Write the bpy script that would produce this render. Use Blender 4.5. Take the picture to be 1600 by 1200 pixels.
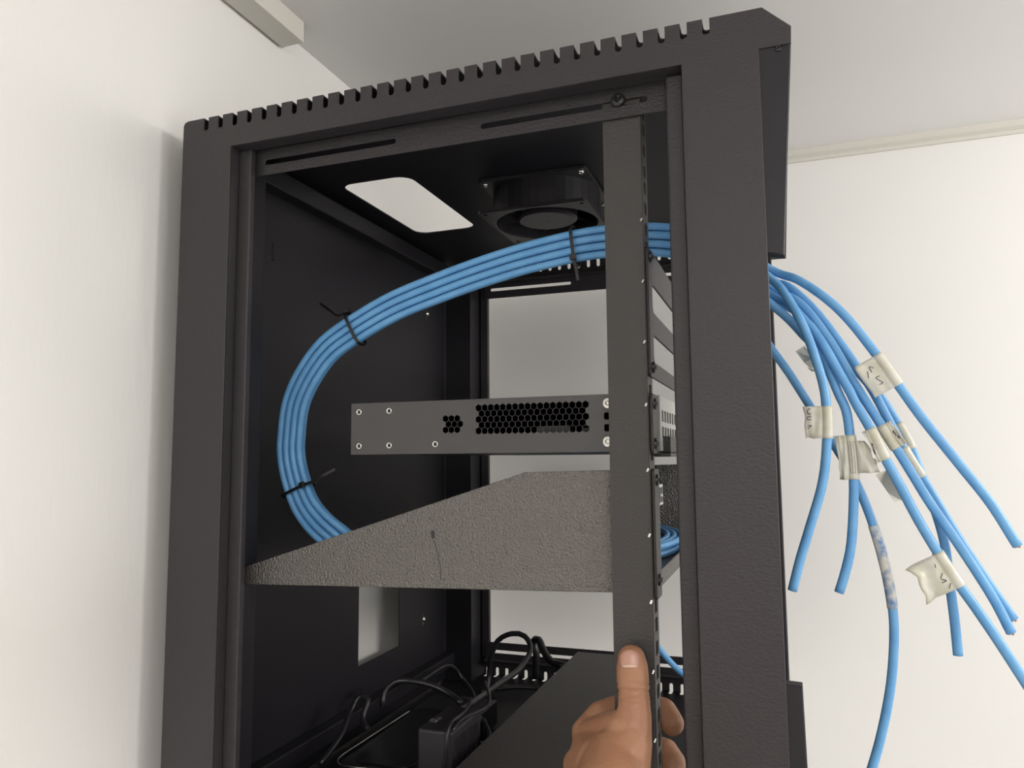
import bpy, bmesh, math, random
from mathutils.bvhtree import BVHTree
from mathutils import Vector, Matrix, noise, geometry
random.seed(7)
S = bpy.context.scene
C = S.collection
for o in list(bpy.data.objects): bpy.data.objects.remove(o)

# ------------------------------------------------------------------ camera, light, exposure
H = 1.85                                    # camera height; builders below use z relative to the camera
YAW, PIT, ROL, FPX = -.34409503, .09888936, .00844314, 1173.75
fw = Vector((math.sin(YAW)*math.cos(PIT), math.cos(YAW)*math.cos(PIT), math.sin(PIT)))
rt = Vector((math.cos(YAW), -math.sin(YAW), 0)); dn = fw.cross(rt)
cr, sr = math.cos(ROL), math.sin(ROL)
RT = cr*rt+sr*dn; DN = -sr*rt+cr*dn
CAM = Vector((0, -.5, 0))
cd = bpy.data.cameras.new('camera'); cam = bpy.data.objects.new('camera', cd); C.objects.link(cam)
cd.sensor_width = 36; cd.lens = FPX/1600*36; cd.clip_start = .01
cam.matrix_world = Matrix.Translation(CAM+Vector((0, 0, H))) @ Matrix((RT, -DN, -fw)).transposed().to_4x4()
S.camera = cam
vs = S.view_settings
vs.view_transform = 'Standard'; vs.look = 'None'; vs.gamma = 1; vs.use_curve_mapping = False; vs.exposure = 0.15
w = bpy.data.worlds.new('world'); S.world = w; w.use_nodes = True
w.node_tree.nodes['Background'].inputs[0].default_value = (.9, .95, 1, 1)
w.node_tree.nodes['Background'].inputs[1].default_value = .15

def area(name, loc, target, sx, sy, power, col=(1, .97, .93)):
    l = bpy.data.lights.new(name, 'AREA'); l.shape = 'RECTANGLE'; l.size = sx; l.size_y = sy
    l.energy = power; l.color = col
    o = bpy.data.objects.new(name, l); C.objects.link(o)
    o.location = (loc[0], loc[1], loc[2]+H)
    o.rotation_euler = (Vector(target)-Vector(loc)).to_track_quat('-Z', 'Y').to_euler()
    return o
area('ceiling_lamp', (.25, -1.25, .472), (.15, -1.05, -1), 1.0, 1.0, 22)
area('ceiling_lamp_rear', (1.5, -2.2, .472), (1.5, -2.2, -1), .6, .6, 10)
area('upper_wall_fill', (1.35, .12, .34), (-.45, .42, .30), .8, .25, 9.5)  # added fill, no fixture: brightens the upper left wall and the gap behind the cabinet
area('side_fill', (2.56, -.65, -.50), (0, -.2, .55), 1.8, 1.2, 18.5, (.95, .975, 1))  # added cool fill from the right, tilted up to lift walls and ceiling; no window

def xz(p): return (p[0], p[2])
def at(x, y, X=None, Y=None, Z=None):
    r = RT*((x-800)/FPX)+DN*((y-600)/FPX)+fw
    if X is not None: t = (X-CAM.x)/r.x
    elif Y is not None: t = (Y-CAM.y)/r.y
    else: t = (Z-CAM.z)/r.z
    return CAM+r*t

# ------------------------------------------------------------------ materials
def srgb(r, g, b):
    f = lambda c: (c/255/12.92) if c/255 <= .04045 else ((c/255+.055)/1.055)**2.4
    return (f(r), f(g), f(b), 1)
def mat(name, col, rough=.5, metal=0, spec=.5, bump=0, scale=400, col2=None, cscale=30, coat=0, sss=0, stretch=None, detail=3, trans=0):
    m = bpy.data.materials.new(name); m.use_nodes = True
    nt = m.node_tree; b = nt.nodes['Principled BSDF']
    b.inputs['Base Color'].default_value = col; b.inputs['Roughness'].default_value = rough
    b.inputs['Metallic'].default_value = metal; b.inputs['Specular IOR Level'].default_value = spec
    b.inputs['Coat Weight'].default_value = coat
    if sss:
        b.inputs['Subsurface Weight'].default_value = sss; b.inputs['Subsurface Radius'].default_value = (.012, .004, .002)
        b.inputs['Subsurface Scale'].default_value = .4
    if trans: b.inputs['Transmission Weight'].default_value = trans
    tc = nt.nodes.new('ShaderNodeNewGeometry'); mp = nt.nodes.new('ShaderNodeMapping')
    nt.links.new(tc.outputs['Position'], mp.inputs['Vector'])
    if stretch: mp.inputs['Scale'].default_value = stretch
    if bump:
        n = nt.nodes.new('ShaderNodeTexNoise'); n.inputs['Scale'].default_value = scale; n.inputs['Detail'].default_value = detail
        bp = nt.nodes.new('ShaderNodeBump'); bp.inputs['Strength'].default_value = bump; bp.inputs['Distance'].default_value = .001
        nt.links.new(mp.outputs[0], n.inputs['Vector']); nt.links.new(n.outputs['Fac'], bp.inputs['Height'])
        nt.links.new(bp.outputs[0], b.inputs['Normal'])
    if col2:
        n = nt.nodes.new('ShaderNodeTexNoise'); n.inputs['Scale'].default_value = cscale; n.inputs['Detail'].default_value = 4
        r = nt.nodes.new('ShaderNodeValToRGB'); r.color_ramp.elements[0].position = .38; r.color_ramp.elements[1].position = .62
        r.color_ramp.elements[0].color = col; r.color_ramp.elements[1].color = col2
        nt.links.new(mp.outputs[0], n.inputs['Vector']); nt.links.new(n.outputs['Fac'], r.inputs[0]); nt.links.new(r.outputs[0], b.inputs['Base Color'])
    return m
M = {}
M['wall'] = mat('white wall paint', (.87, .855, .825, 1), .45, bump=.25, scale=160, stretch=(1, 1, .22), spec=.35)
M['wallfar'] = mat('white gloss wall paint', (.87, .86, .84, 1), .5, bump=.02, scale=20, spec=.5)
M['ceil'] = mat('pale grey ceiling paint', (.88, .87, .86, 1), .7, bump=.05, scale=60)
M['trim'] = mat('cream trim', (.68, .66, .60, 1), .4)
M['floor'] = mat('grey floor', (.68, .66, .64, 1), .5, col2=(.64, .62, .60, 1), cscale=4)
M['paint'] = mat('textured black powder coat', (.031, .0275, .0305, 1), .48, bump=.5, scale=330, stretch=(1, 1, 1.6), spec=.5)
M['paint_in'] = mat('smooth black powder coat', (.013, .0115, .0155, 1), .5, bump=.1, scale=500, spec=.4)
M['paint_rail'] = mat('satin black rail coat', (.042, .038, .0365, 1), .46, bump=.5, scale=420, stretch=(1, 1, 1.6))
M['shelf'] = mat('wrinkle black shelf coat', (.165, .156, .145, 1), .24, metal=.6, bump=1.9, scale=560, spec=.7)
M['device'] = mat('grey steel case', (.075, .073, .075, 1), .42, metal=.3, bump=.04, scale=900)
M['dark'] = mat('dark inside plastic', (.012, .011, .013, 1), .5)
M['fan'] = mat('black fan plastic', (.022, .020, .024, 1), .38)
M['gloss'] = mat('glossy black plastic', (.008, .007, .010, 1), .38)
M['rubber'] = mat('black cable rubber', (.016, .015, .018, 1), .35)
M['tie'] = mat('black nylon', (.012, .012, .013, 1), .3)
M['steel'] = mat('bright steel', (.80, .79, .76, 1), .25, metal=1)
M['black_screw'] = mat('blackened screw', (.05, .05, .05, 1), .3, metal=.7)
M['blue'] = mat('blue cable jacket', srgb(100, 162, 216), .40, bump=.12, scale=700, col2=srgb(112, 173, 224), cscale=60)
M['tape'] = mat('yellowed clear label tape', (.58, .56, .45, 1), .35, col2=(.66, .65, .58, 1), cscale=70, bump=.4, scale=90)
M['wrap'] = mat('worn white wrap', (.70, .68, .60, 1), .4, col2=srgb(80, 130, 185), cscale=130)
M['ink'] = mat('pen ink', (.02, .02, .05, 1), .5)
M['copper'] = mat('copper wire', (.80, .30, .18, 1), .3, metal=.8)
M['cream'] = mat('pale wire', (.75, .70, .62, 1), .5)
M['port'] = mat('pale grey port plastic', (.50, .50, .47, 1), .4)
M['sticker'] = mat('white sticker', (.75, .75, .73, 1), .5)
M['skin'] = mat('skin', (.40, .205, .120, 1), .42, sss=.25, bump=.35, scale=420, col2=(.34, .165, .092, 1), cscale=38, spec=.4)
M['nail'] = mat('thumb nail', (.50, .27, .20, 1), .35, coat=.1, sss=.1)
M['lunula'] = mat('pale nail rim', (.66, .47, .38, 1), .4)

# ------------------------------------------------------------------ builders
LOC = {}
def thing(name, label, cat, loc, group=None, kind=None):
    o = bpy.data.objects.new(name, None); C.objects.link(o); o.empty_display_size = .02
    wl = Vector((loc[0], loc[1], loc[2]+H)); o.location = wl; LOC[o] = wl
    tag(o, label, cat, group, kind)
    return o
def tag(o, label=None, cat=None, group=None, kind=None):
    if label: o['label'] = label
    if cat: o['category'] = cat
    if group: o['group'] = group
    if kind: o['kind'] = kind
    return o
def mk(name, verts, faces, m, parent=None, smooth=False, recalc=True, bevel=0, seg=2, extra_mats=(), fm=None):
    V = [Vector(v) for v in verts]
    lo = Vector([min(v[i] for v in V) for i in range(3)]); hi = Vector([max(v[i] for v in V) for i in range(3)])
    c = (lo+hi)/2
    me = bpy.data.meshes.new(name); me.from_pydata([v-c for v in V], [], faces)
    bm = bmesh.new(); bm.from_mesh(me)
    if recalc: bmesh.ops.recalc_face_normals(bm, faces=bm.faces)
    if bevel:
        es = [e for e in bm.edges if len(e.link_faces) == 2 and e.calc_face_angle(0) > .6]
        bmesh.ops.bevel(bm, geom=es, offset=bevel, segments=seg, affect='EDGES', profile=.5)
    for f in bm.faces: f.smooth = smooth
    bm.to_mesh(me); bm.free()
    me.materials.append(m)
    for e in extra_mats: me.materials.append(e)
    if fm:
        for i, k in fm.items(): me.polygons[i].material_index = k
    o = bpy.data.objects.new(name, me); C.objects.link(o)
    wl = c+Vector((0, 0, H)); LOC[o] = wl
    if parent is not None:
        o.parent = parent; o.location = wl-LOC[parent]
    else: o.location = wl
    return o
def boxgeo(x0, x1, y0, y1, z0, z1, V=None, F=None):
    V = [] if V is None else V; F = [] if F is None else F
    n = len(V)
    V += [(x, y, z) for x in (x0, x1) for y in (y0, y1) for z in (z0, z1)]
    F += [tuple(n+i for i in f) for f in ((0, 1, 3, 2), (4, 6, 7, 5), (0, 4, 5, 1), (2, 3, 7, 6), (0, 2, 6, 4), (1, 5, 7, 3))]
    return V, F
def box(name, x0, x1, y0, y1, z0, z1, m, parent=None, bevel=.0006, seg=2):
    return mk(name, *boxgeo(x0, x1, y0, y1, z0, z1), m, parent, bevel=bevel, seg=seg)
def boxes(name, lst, m, parent=None, bevel=.0005):
    V, F = [], []
    for b in lst: boxgeo(*b, V, F)
    return mk(name, V, F, m, parent, bevel=bevel)
def rrect(u0, u1, v0, v1, r, n=4):
    pts = []
    r = min(r, (u1-u0)/2-1e-6, (v1-v0)/2-1e-6)
    for cx, cy, a in ((u1-r, v1-r, 0), (u0+r, v1-r, 90), (u0+r, v0+r, 180), (u1-r, v0+r, 270)):
        for k in range(n+1):
            t = math.radians(a+90*k/n); pts.append((cx+r*math.cos(t), cy+r*math.sin(t)))
    return pts
def ngon(cu, cv, r, n=6, ph=0):
    return [(cu+r*math.cos(2*math.pi*k/n+ph), cv+r*math.sin(2*math.pi*k/n+ph)) for k in range(n)]
def inside(p, loop):
    c = False; n = len(loop); x, y = p
    for i in range(n):
        (x0, y0), (x1, y1) = loop[i], loop[(i+1) % n]
        if (y0 > y) != (y1 > y) and x < (x1-x0)*(y-y0)/(y1-y0)+x0: c = not c
    return c
def platemesh(outline, holes, t, bev=0):
    """flat sheet with holes, local uv plane, thickness t centred on w=0 -> verts, faces"""
    K = 100.0; pts = []; edges = []; loops = []
    for loop in [outline]+list(holes):
        b = len(pts); n = len(loop); pts += [Vector((q[0]*K, q[1]*K)) for q in loop]
        edges += [(b+i, b+(i+1) % n) for i in range(n)]; loops.append([(q[0]*K, q[1]*K) for q in loop])
    vo, eo, fo, _, _, _ = geometry.delaunay_2d_cdt(pts, edges, [], 0, 1e-5)
    keep = []
    for f in fo:
        c = sum((vo[i] for i in f), Vector((0, 0)))/len(f)
        if inside(c, loops[0]) and not any(inside(c, l) for l in loops[1:]): keep.append(tuple(f))
    n = len(vo); V = [Vector((v.x/K, v.y/K, t/2)) for v in vo]+[Vector((v.x/K, v.y/K, -t/2)) for v in vo]
    F = list(keep)+[tuple(n+i for i in reversed(f)) for f in keep]
    cnt = {}
    for f in keep:
        for a, b in zip(f, f[1:]+f[:1]): cnt[(a, b)] = 1
    for a, b in cnt:
        if (b, a) not in cnt: F.append((b, a, n+a, n+b))
    bm = bmesh.new(); bv = [bm.verts.new(v) for v in V]
    for f in F:
        try: bm.faces.new([bv[i] for i in f])
        except ValueError: pass
    bmesh.ops.delete(bm, geom=[v for v in bm.verts if not v.link_faces], context='VERTS')
    fl = [f for f in bm.faces]
    if bev:
        es = [e for e in bm.edges if len(e.link_faces) == 2 and abs(e.link_faces[0].normal.z)+abs(e.link_faces[1].normal.z) > .9 and abs(abs(e.link_faces[0].normal.z)-abs(e.link_faces[1].normal.z)) > .5]
        bm.normal_update()
        es = [e for e in bm.edges if len(e.link_faces) == 2 and abs(abs(e.link_faces[0].normal.z)-abs(e.link_faces[1].normal.z)) > .5]
        bmesh.ops.bevel(bm, geom=es, offset=bev, segments=1 if bev < .002 else 4, affect='EDGES', profile=.5)
    bm.verts.index_update()
    V = [v.co.copy() for v in bm.verts]; F = [tuple(v.index for v in f.verts) for f in bm.faces]
    bm.free()
    return V, F
def weld(V, F):
    key = {}; idx = []; NV = []
    for v in V:
        k = (round(v.x, 6), round(v.y, 6), round(v.z, 6))
        if k not in key: key[k] = len(NV); NV.append(v)
        idx.append(key[k])
    NF = []
    for f in F:
        g = []
        for i in f:
            if not g or idx[i] != g[-1]: g.append(idx[i])
        if len(g) > 1 and g[0] == g[-1]: g.pop()
        if len(set(g)) > 2 and len(set(g)) == len(g): NF.append(tuple(g))
    return NV, NF
def plate(name, plane, pos, outline, holes, t, m, parent=None, bev=.0003, xf=None, extra=None):
    """plane XZ at Y=pos, YZ at X=pos or XY at Z=pos"""
    V, F = platemesh(outline, holes, t, bev)
    if plane == 'XZ': V = [Vector((v.x, pos+v.z, v.y)) for v in V]
    elif plane == 'YZ': V = [Vector((pos+v.z, v.x, v.y)) for v in V]
    else: V = [Vector((v.x, v.y, pos+v.z)) for v in V]
    if extra:
        n = len(V); V += [Vector(v) for v in extra[0]]; F += [tuple(n+i for i in f) for f in extra[1]]
    if xf: V = [xf(v) for v in V]
    V, F = weld(V, F)
    return mk(name, V, F, m, parent)
def cyl(name, p0, p1, r, m, parent=None, n=20, r1=None, bevel=0, smooth=True):
    p0, p1 = Vector(p0), Vector(p1); a = (p1-p0).normalized(); u = a.orthogonal().normalized(); v = a.cross(u)
    r1 = r if r1 is None else r1
    V = []; F = []
    for p, q in ((p0, r), (p1, r1)):
        V += [p+u*q*math.cos(2*math.pi*k/n)+v*q*math.sin(2*math.pi*k/n) for k in range(n)]
    F = [(k, (k+1) % n, n+(k+1) % n, n+k) for k in range(n)]+[tuple(range(n)), tuple(range(n, 2*n))]
    return mk(name, V, F, m, parent, bevel=bevel)
def smoothpath(P, step=.006):
    """Catmull-Rom through points"""
    P = [Vector(p) for p in P]; Q = [2*P[0]-P[1]]+P+[2*P[-1]-P[-2]]; out = []
    for i in range(1, len(Q)-2):
        a, b, c, d = Q[i-1:i+3]; n = max(2, int((c-b).length/step))
        for k in range(n):
            t = k/n
            out.append(.5*((2*b)+(c-a)*t+(2*a-5*b+4*c-d)*t*t+(3*b-a-3*c+d)*t**3))
    out.append(P[-1]); return out
def tubegeo(path, r, n=12, V=None, F=None, rad=None, prof=None):
    V = [] if V is None else V; F = [] if F is None else F; base = len(V)
    t = (path[1]-path[0]).normalized(); u = t.orthogonal().normalized()
    for i, p in enumerate(path):
        t2 = (path[min(i+1, len(path)-1)]-path[max(i-1, 0)]).normalized()
        u = (u-t2*u.dot(t2)).normalized(); v = t2.cross(u)
        rr = rad(i/(len(path)-1)) if rad else r
        for k in range(n):
            a = 2*math.pi*k/n
            V.append(p+(u*math.cos(a)+v*math.sin(a))*rr)
    for i in range(len(path)-1):
        for k in range(n):
            F.append((base+i*n+k, base+i*n+(k+1) % n, base+(i+1)*n+(k+1) % n, base+(i+1)*n+k))
    F.append(tuple(base+k for k in reversed(range(n)))); F.append(tuple(base+(len(path)-1)*n+k for k in range(n)))
    return V, F
def tube(name, P, r, m, parent=None, n=12, step=.006, smooth_path=True, **k):
    path = smoothpath(P, step) if smooth_path else [Vector(p) for p in P]
    V, F = tubegeo(path, r, n, **k)
    o = mk(name, V, F, m, parent, smooth=True)
    for p in o.data.polygons:
        if len(p.vertices) > 4: p.use_smooth = False
    return o
def screw(name, c, nrm, r, m, parent, phillips=True):
    """pan head screw with cross recess: lathe head with a notched cross"""
    nrm = Vector(nrm).normalized(); u = nrm.orthogonal().normalized(); v = nrm.cross(u); c = Vector(c)
    V, F = [], []; n = 24; rings = ((1, 0), (1, .12), (.9, .38), (.7, .52), (.5, .56))
    for q, h in rings:
        V += [c+(u*math.cos(2*math.pi*k/n)+v*math.sin(2*math.pi*k/n))*q*r+nrm*h*r for k in range(n)]
    for i in range(len(rings)-1):
        for k in range(n): F.append((i*n+k, i*n+(k+1) % n, (i+1)*n+(k+1) % n, (i+1)*n+k))
    b = len(V)  # cross recess floor: star shaped
    L = len(rings)-1
    for k in range(n):
        a = 2*math.pi*k/n; q = .42 if (k % 6 == 0) else (.12 if k % 6 in (2, 3, 4) else .26)
        V.append(c+(u*math.cos(a)+v*math.sin(a))*q*r+nrm*.15*r)
    for k in range(n): F.append((L*n+k, L*n+(k+1) % n, b+(k+1) % n, b+k))
    F.append(tuple(b+k for k in range(n))); F.append(tuple(reversed(range(n))))
    return mk(name, V, F, m, parent, smooth=False)

# ------------------------------------------------------------------ the room
XW, YW, ZC, ZF = -.51, .738, .4809, -H
XR, YB = 2.6, -2.8
def struct(name, *a):
    o = box(name, *a, bevel=0); o['kind'] = 'structure'; return o
struct('floor', XW-.1, XR+.1, YB-.1, YW+.1, ZF-.1, ZF, M['floor'])
struct('ceiling', XW-.1, XR+.1, YB-.1, YW+.1, ZC, ZC+.1, M['ceil'])
struct('wall_left', XW-.1, XW, YB-.1, YW+.1, ZF, ZC, M['wall'])
struct('wall_back', XW, XR, YW, YW+.1, ZF, ZC, M['wallfar'])
struct('wall_right', XR, XR+.1, YB-.1, YW+.1, ZF, ZC, M['wall'])
struct('wall_front', XW, XR, YB-.1, YB, ZF, ZC, M['wall'])
# cove trim along the top of the far wall
V = []; prof = [(0, 0), (0, -.018), (-.004, -.018), (-.005, -.013), (-.011, -.009), (-.012, 0)]
for x in (XW, XR): V += [(x, YW+a, ZC+b) for a, b in prof]
n = len(prof); F = [(i, (i+1) % n, n+(i+1) % n, n+i) for i in range(n)]+[tuple(range(n)), tuple(range(n, 2*n))]
o = mk('trim_1', V, F, M['trim']); o['kind'] = 'structure'
# plastic trunking in the wall/ceiling corner
t = thing('cable_trunking', 'cream white plastic cable trunking running along the top of the left wall', 'cable trunking', (XW+.02, -1, .4575))
box('trunking_body', XW+.004, -.4775, -2.7, .1633, .4572, ZC, M['trim'], t, bevel=.0008)
box('backing_strip', XW, XW+.004, -2.7, .168, .4600, ZC-.0005, M['trim'], t, bevel=.0003)

# ------------------------------------------------------------------ the network cabinet
BX0, BX1 = -.4836, -.0040      # outer posts in X
OX0, OX1 = -.4320, -.0545      # side opening
W = .580                       # width in Y
ZT, ZB = .2965, -.3210
OZ1, OZ0 = .2668, -.2905
cab = thing('network_cabinet', 'open black steel wall mounted network cabinet with side panels removed', 'network cabinet', ((BX0+BX1)/2, W/2, ZB))
NX = [-.4588+.01505*i for i in range(29)]
def side_outline(r=.0045, cap=()):
    """outline with vent notches cut into the top and the bottom edge"""
    pts = []
    def notch(x, zt, s):
        hw = .0024; d = .0118
        a = [(x+hw, zt), (x+hw, zt-s*(d-hw))]+[(x+hw*math.cos(q), zt-s*(d-hw)-s*hw*math.sin(q)) for q in (math.pi/4, math.pi/2, 3*math.pi/4)]+[(x-hw, zt-s*(d-hw)), (x-hw, zt)]
        return a
    pts += list(cap) or [(BX1, ZT-r), (BX1-r*.3, ZT-r*.3), (BX1-r, ZT)]
    for x in reversed(NX): pts += notch(x, ZT, 1)
    pts += [(BX0+r, ZT), (BX0+r*.3, ZT-r*.3), (BX0, ZT-r), (BX0, ZB+r), (BX0+r, ZB)]
    for x in NX: pts += list(reversed(notch(x, ZB, -1)))
    pts += [(BX1-r, ZB), (BX1, ZB+r)]
    return pts
OPEN = [(OX0, OZ0), (OX1, OZ0), (OX1, OZ1), (OX0, OZ1)]
tf = .0016
for s, y0 in ((1, 0), (-1, W)):
    # returns behind the face around the opening, and the inner lip
    ex = ([], [])
    d = lambda a: y0+s*a
    def bx(x0, x1, a, b, z0, z1): boxgeo(x0, x1, min(d(a), d(b)), max(d(a), d(b)), z0, z1, *ex)
    bx(OX0-.0014, OX0, tf, .0125, OZ0, OZ1); bx(OX1, OX1+.0014, tf, .0125, OZ0, OZ1)
    bx(OX0, OX1, tf, .0150, OZ1, OZ1+.0014); bx(OX0, OX1, tf, .0150, OZ0-.0014, OZ0)
    plate('side_frame', 'XZ', y0+s*tf/2, side_outline(cap=[(BX1, at(1187, 76, Y=0).z), xz(at(1236, 67, Y=0)), xz(at(1236, 40, Y=0)), (at(1190, 10, Y=0).x, ZT)] if s == 1 else ()), [OPEN], tf, M['paint'], cab, bev=.0004, extra=ex)
    # raised inner lips left and right (door seal channel)
    box('seal_lip', OX0, -.4195, min(d(.011), d(.0175)), max(d(.011), d(.0175)), OZ0, OZ1, M['paint'], cab, bevel=.0012, seg=3)
    box('seal_lip', -.0672, OX1, min(d(.011), d(.0175)), max(d(.011), d(.0175)), OZ0, OZ1, M['paint'], cab, bevel=.002, seg=3)
# corner posts (folded sheet behind each corner)
for x0, x1 in ((BX0+.001, OX0-.0016), (OX1+.0016, BX1-.0005)):
    for y0, y1 in ((tf, .050), (W-.052, W-tf)):
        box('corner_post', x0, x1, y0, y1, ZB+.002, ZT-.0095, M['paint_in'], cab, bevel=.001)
# roof sheet with cable cut-out and vent notches folded over from both sides
def zslots(y0, y1):
    return [rrect(x-.0024, x+.0024, min(y0, y1), max(y0, y1), .002, 2) for x in NX]
roof_holes = [rrect(-.440, -.357, .179, .369, .016, 5)]
rh = .0135
def roofline():
    p = []; hw = .0024
    for y, s, xs in ((.0016, 1, NX), (W-.0016, -1, NX[::-1])):
        if s == 1: p.append((BX0+.002, y))
        else: p.append((BX1-.001, y))
        for x in xs: p += [(x-s*hw, y), (x-s*hw, y+s*(rh-hw)), (x-s*hw*.6, y+s*(rh-.0006)), (x, y+s*rh), (x+s*hw*.6, y+s*(rh-.0006)), (x+s*hw, y+s*(rh-hw)), (x+s*hw, y)]
        if s == 1: p.append((BX1-.001, y))
        else: p.append((BX0+.002, y))
    return p
V, F = platemesh(roofline(), roof_holes, .0014, .0001)
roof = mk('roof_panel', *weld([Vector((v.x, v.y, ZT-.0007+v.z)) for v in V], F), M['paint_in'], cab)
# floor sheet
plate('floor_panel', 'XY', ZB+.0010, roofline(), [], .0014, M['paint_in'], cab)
# back panel with square cut-out and two keyholes
def keyhole(y, z):
    pts = [(y+.0032*math.cos(a), z-.006+.0032*math.sin(a)) for a in [math.radians(130+280*k/10) for k in range(11)]]
    pts += [(y+.0016, z+.008), (y, z+.0096), (y-.0016, z+.008)]
    return pts
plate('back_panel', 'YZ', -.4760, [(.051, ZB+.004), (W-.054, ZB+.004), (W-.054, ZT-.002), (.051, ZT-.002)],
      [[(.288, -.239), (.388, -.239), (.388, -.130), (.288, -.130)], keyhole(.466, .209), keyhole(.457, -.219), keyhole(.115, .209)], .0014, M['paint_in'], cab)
for y, z in ((.466, .209), (.457, -.219)):
    screw('wall_screw', (-.4753, y, z), (1, 0, 0), .0034, M['steel'], cab)
    cyl('screw_shank', (-.5050, y, z), (-.4754, y, z), .0012, M['steel'], cab, n=8)
box('corner_seam', -.4752, -.4742, W-.0545, W-.0530, -.2780, .2660, M['device'], cab, bevel=0)
# rails along the back panel, top and bottom
for z0, z1 in ((.2680, .2880), (-.2960, -.2790)):
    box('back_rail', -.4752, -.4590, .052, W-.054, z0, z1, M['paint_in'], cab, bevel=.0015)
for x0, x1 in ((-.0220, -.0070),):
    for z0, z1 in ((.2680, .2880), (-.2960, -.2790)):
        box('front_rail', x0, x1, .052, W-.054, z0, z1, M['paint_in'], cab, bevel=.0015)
# slotted depth rails, four of them
def slotted(y, z0, z1, zs, rim):
    hs = [rrect(-.4130, -.2850, zs-.0023, zs+.0023, .0023), rrect(-.2110, -.0815, zs-.0023, zs+.0023, .0023)]
    ex = boxgeo(-.4225, -.0680, min(y, rim), max(y, rim), *((z1-.0014, z1) if zs > 0 else (z0, z0+.0014)))
    return plate('slotted_rail', 'XZ', y, [(-.4225, z0), (-.0680, z0), (-.0680, z1), (-.4225, z1)], hs, .0016, M['paint'], cab, extra=ex)
slotted(.0215, .2460, .2690, .2572, .036); slotted(.5585, .2445, .2690, .2580, .544)
slotted(.0215, -.2930, -.2700, -.2812, .036); slotted(.5585, -.2920, -.2680, -.2810, .544)
# vertical mounting rails, folded, with square holes on the mounting flange
def vrail(y0, s):
    yf0, yf1 = y0, y0+s*.0225
    z0, z1 = -.2905, .2640
    hs = []; k = 0; z = -.285
    while z < z1-.012:
        hs.append(rrect(min(y0+s*.0075, y0+s*.0165), max(y0+s*.0075, y0+s*.0165), z, z+.0092, .0012, 2))
        z += (.0159, .0159, .0127)[k % 3]; k += 1
    ex = boxgeo(-.1150, -.0886, min(y0, y0+s*.0016), max(y0, y0+s*.0016), z0, z1)
    return plate('mounting_rail', 'YZ', -.0880, [(min(yf0, yf1), z0), (max(yf0, yf1), z0), (max(yf0, yf1), z1), (min(yf0, yf1), z1)], hs, .0016, M['paint_rail'], cab, extra=ex)
vr = vrail(.0235, 1); vrail(.5565, -1)
vr['label'] = 'near vertical mounting rail with square holes'
screw('rail_screw', at(966, 157, Y=.0205), (0, -1, 0), .0052, M['black_screw'], cab)
screw('rail_screw', (-.1080, .0205, -.2812), (0, -1, 0), .0052, M['black_screw'], cab)
# tiny steel pegs added to draw the glints along the flange edge
for y in (344, 440, 535, 633, 735, 837, 941, 1050, 1157):
    p = at(1001.5+.0262*(y-344), y, Y=.0228)
    cyl('edge_glint', p+Vector((-.0004, -.0004, -.0011)), p+Vector((.0005, .0006, .0012)), .0009, M['steel'], cab, n=8)
# front hood and lower bracket beside the near front post
hood = [(BX1-.0010, .2900), (BX1+.0030, .2900), xz(at(1235, 46, Y=.0062)), xz(at(1236, 66, Y=.0062)), xz(at(1226, 402, Y=.0062)), xz(at(1196, 398, Y=.0062))]
plate('front_hood', 'XZ', .0062, [tuple(p) for p in hood], [ngon(*xz(at(1216, 76, Y=.0062)), .0022, 12)], .0100, M['paint_in'], cab, bev=.0008)
screw('hood_screw', at(1216, 76, Y=.0012), (0, -1, 0), .0022, M['black_screw'], cab)
boxgeo_h = boxgeo(BX1, .0150, .012, W-.002, .2700, .2790)
mk('front_top_flange', *boxgeo_h, M['paint_in'], cab, bevel=.0008)
lb = [tuple(xz(at(1224, 1065, Y=.0062))), tuple(xz(at(1254, 1069, Y=.0062))), (at(1262, 1200, Y=.0062).x, -.19), (.0060, -.3200), (BX1-.003, -.3200)]
plate('lower_bracket', 'XZ', .0062, lb, [], .0100, M['paint_in'], cab, bev=.0008)
# roof fan
fan = mk('cooling_fan', *platemesh(rrect(-.290, -.172, .2155, .3345, .006), [ngon(-.231, .275, .0545, 40)], .003, .0004), M['fan'], cab)
bpy.data.objects.remove(fan)
FX, FY = -.2345, .2740
def fanplate(z):
    V, F = platemesh(rrect(FX-.0595, FX+.0595, FY-.0595, FY+.0595, .006), [ngon(FX, FY, .0560, 40)]+[ngon(FX+a, FY+b, .0022, 10) for a in (-.0525, .0525) for b in (-.0525, .0525)], .0035, .0004)
    return [Vector((v.x, v.y, z+v.z)) for v in V], F
V, F = fanplate(.2925); V2, F2 = fanplate(.2590); n = len(V); V += V2; F += [tuple(n+i for i in f) for f in F2]
N = 40; n = len(V)                            # duct ring between the plates
for z in (.2925, .2590):
    for r in (.0563, .0590):
        V += [Vector((FX+r*math.cos(2*math.pi*k/N), FY+r*math.sin(2*math.pi*k/N), z)) for k in range(N)]
for k in range(N):
    k2 = (k+1) % N
    F += [(n+k, n+k2, n+2*N+k2, n+2*N+k), (n+N+k, n+N+k2, n+3*N+k2, n+3*N+k)]
V, F = weld(V, F)
fan = mk('cooling_fan', V, F, M['fan'], cab)
fan['label'] = 'square black fan hanging under the roof'
box('fan_grille_plate', FX-.058, FX+.058, FY-.058, FY+.058, .2942, .2952, M['dark'], fan, bevel=0)
V, F = [], []
hubV = []
for r, z in ((.001, .2605), (.0300, .2605), (.0335, .2625), (.0335, .2900), (.001, .2900)):
    V += [Vector((FX+r*math.cos(2*math.pi*k/32), FY+r*math.sin(2*math.pi*k/32), z)) for k in range(32)]
for i in range(4):
    for k in range(32): F.append((i*32+k, i*32+(k+1) % 32, (i+1)*32+(k+1) % 32, (i+1)*32+k))
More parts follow.
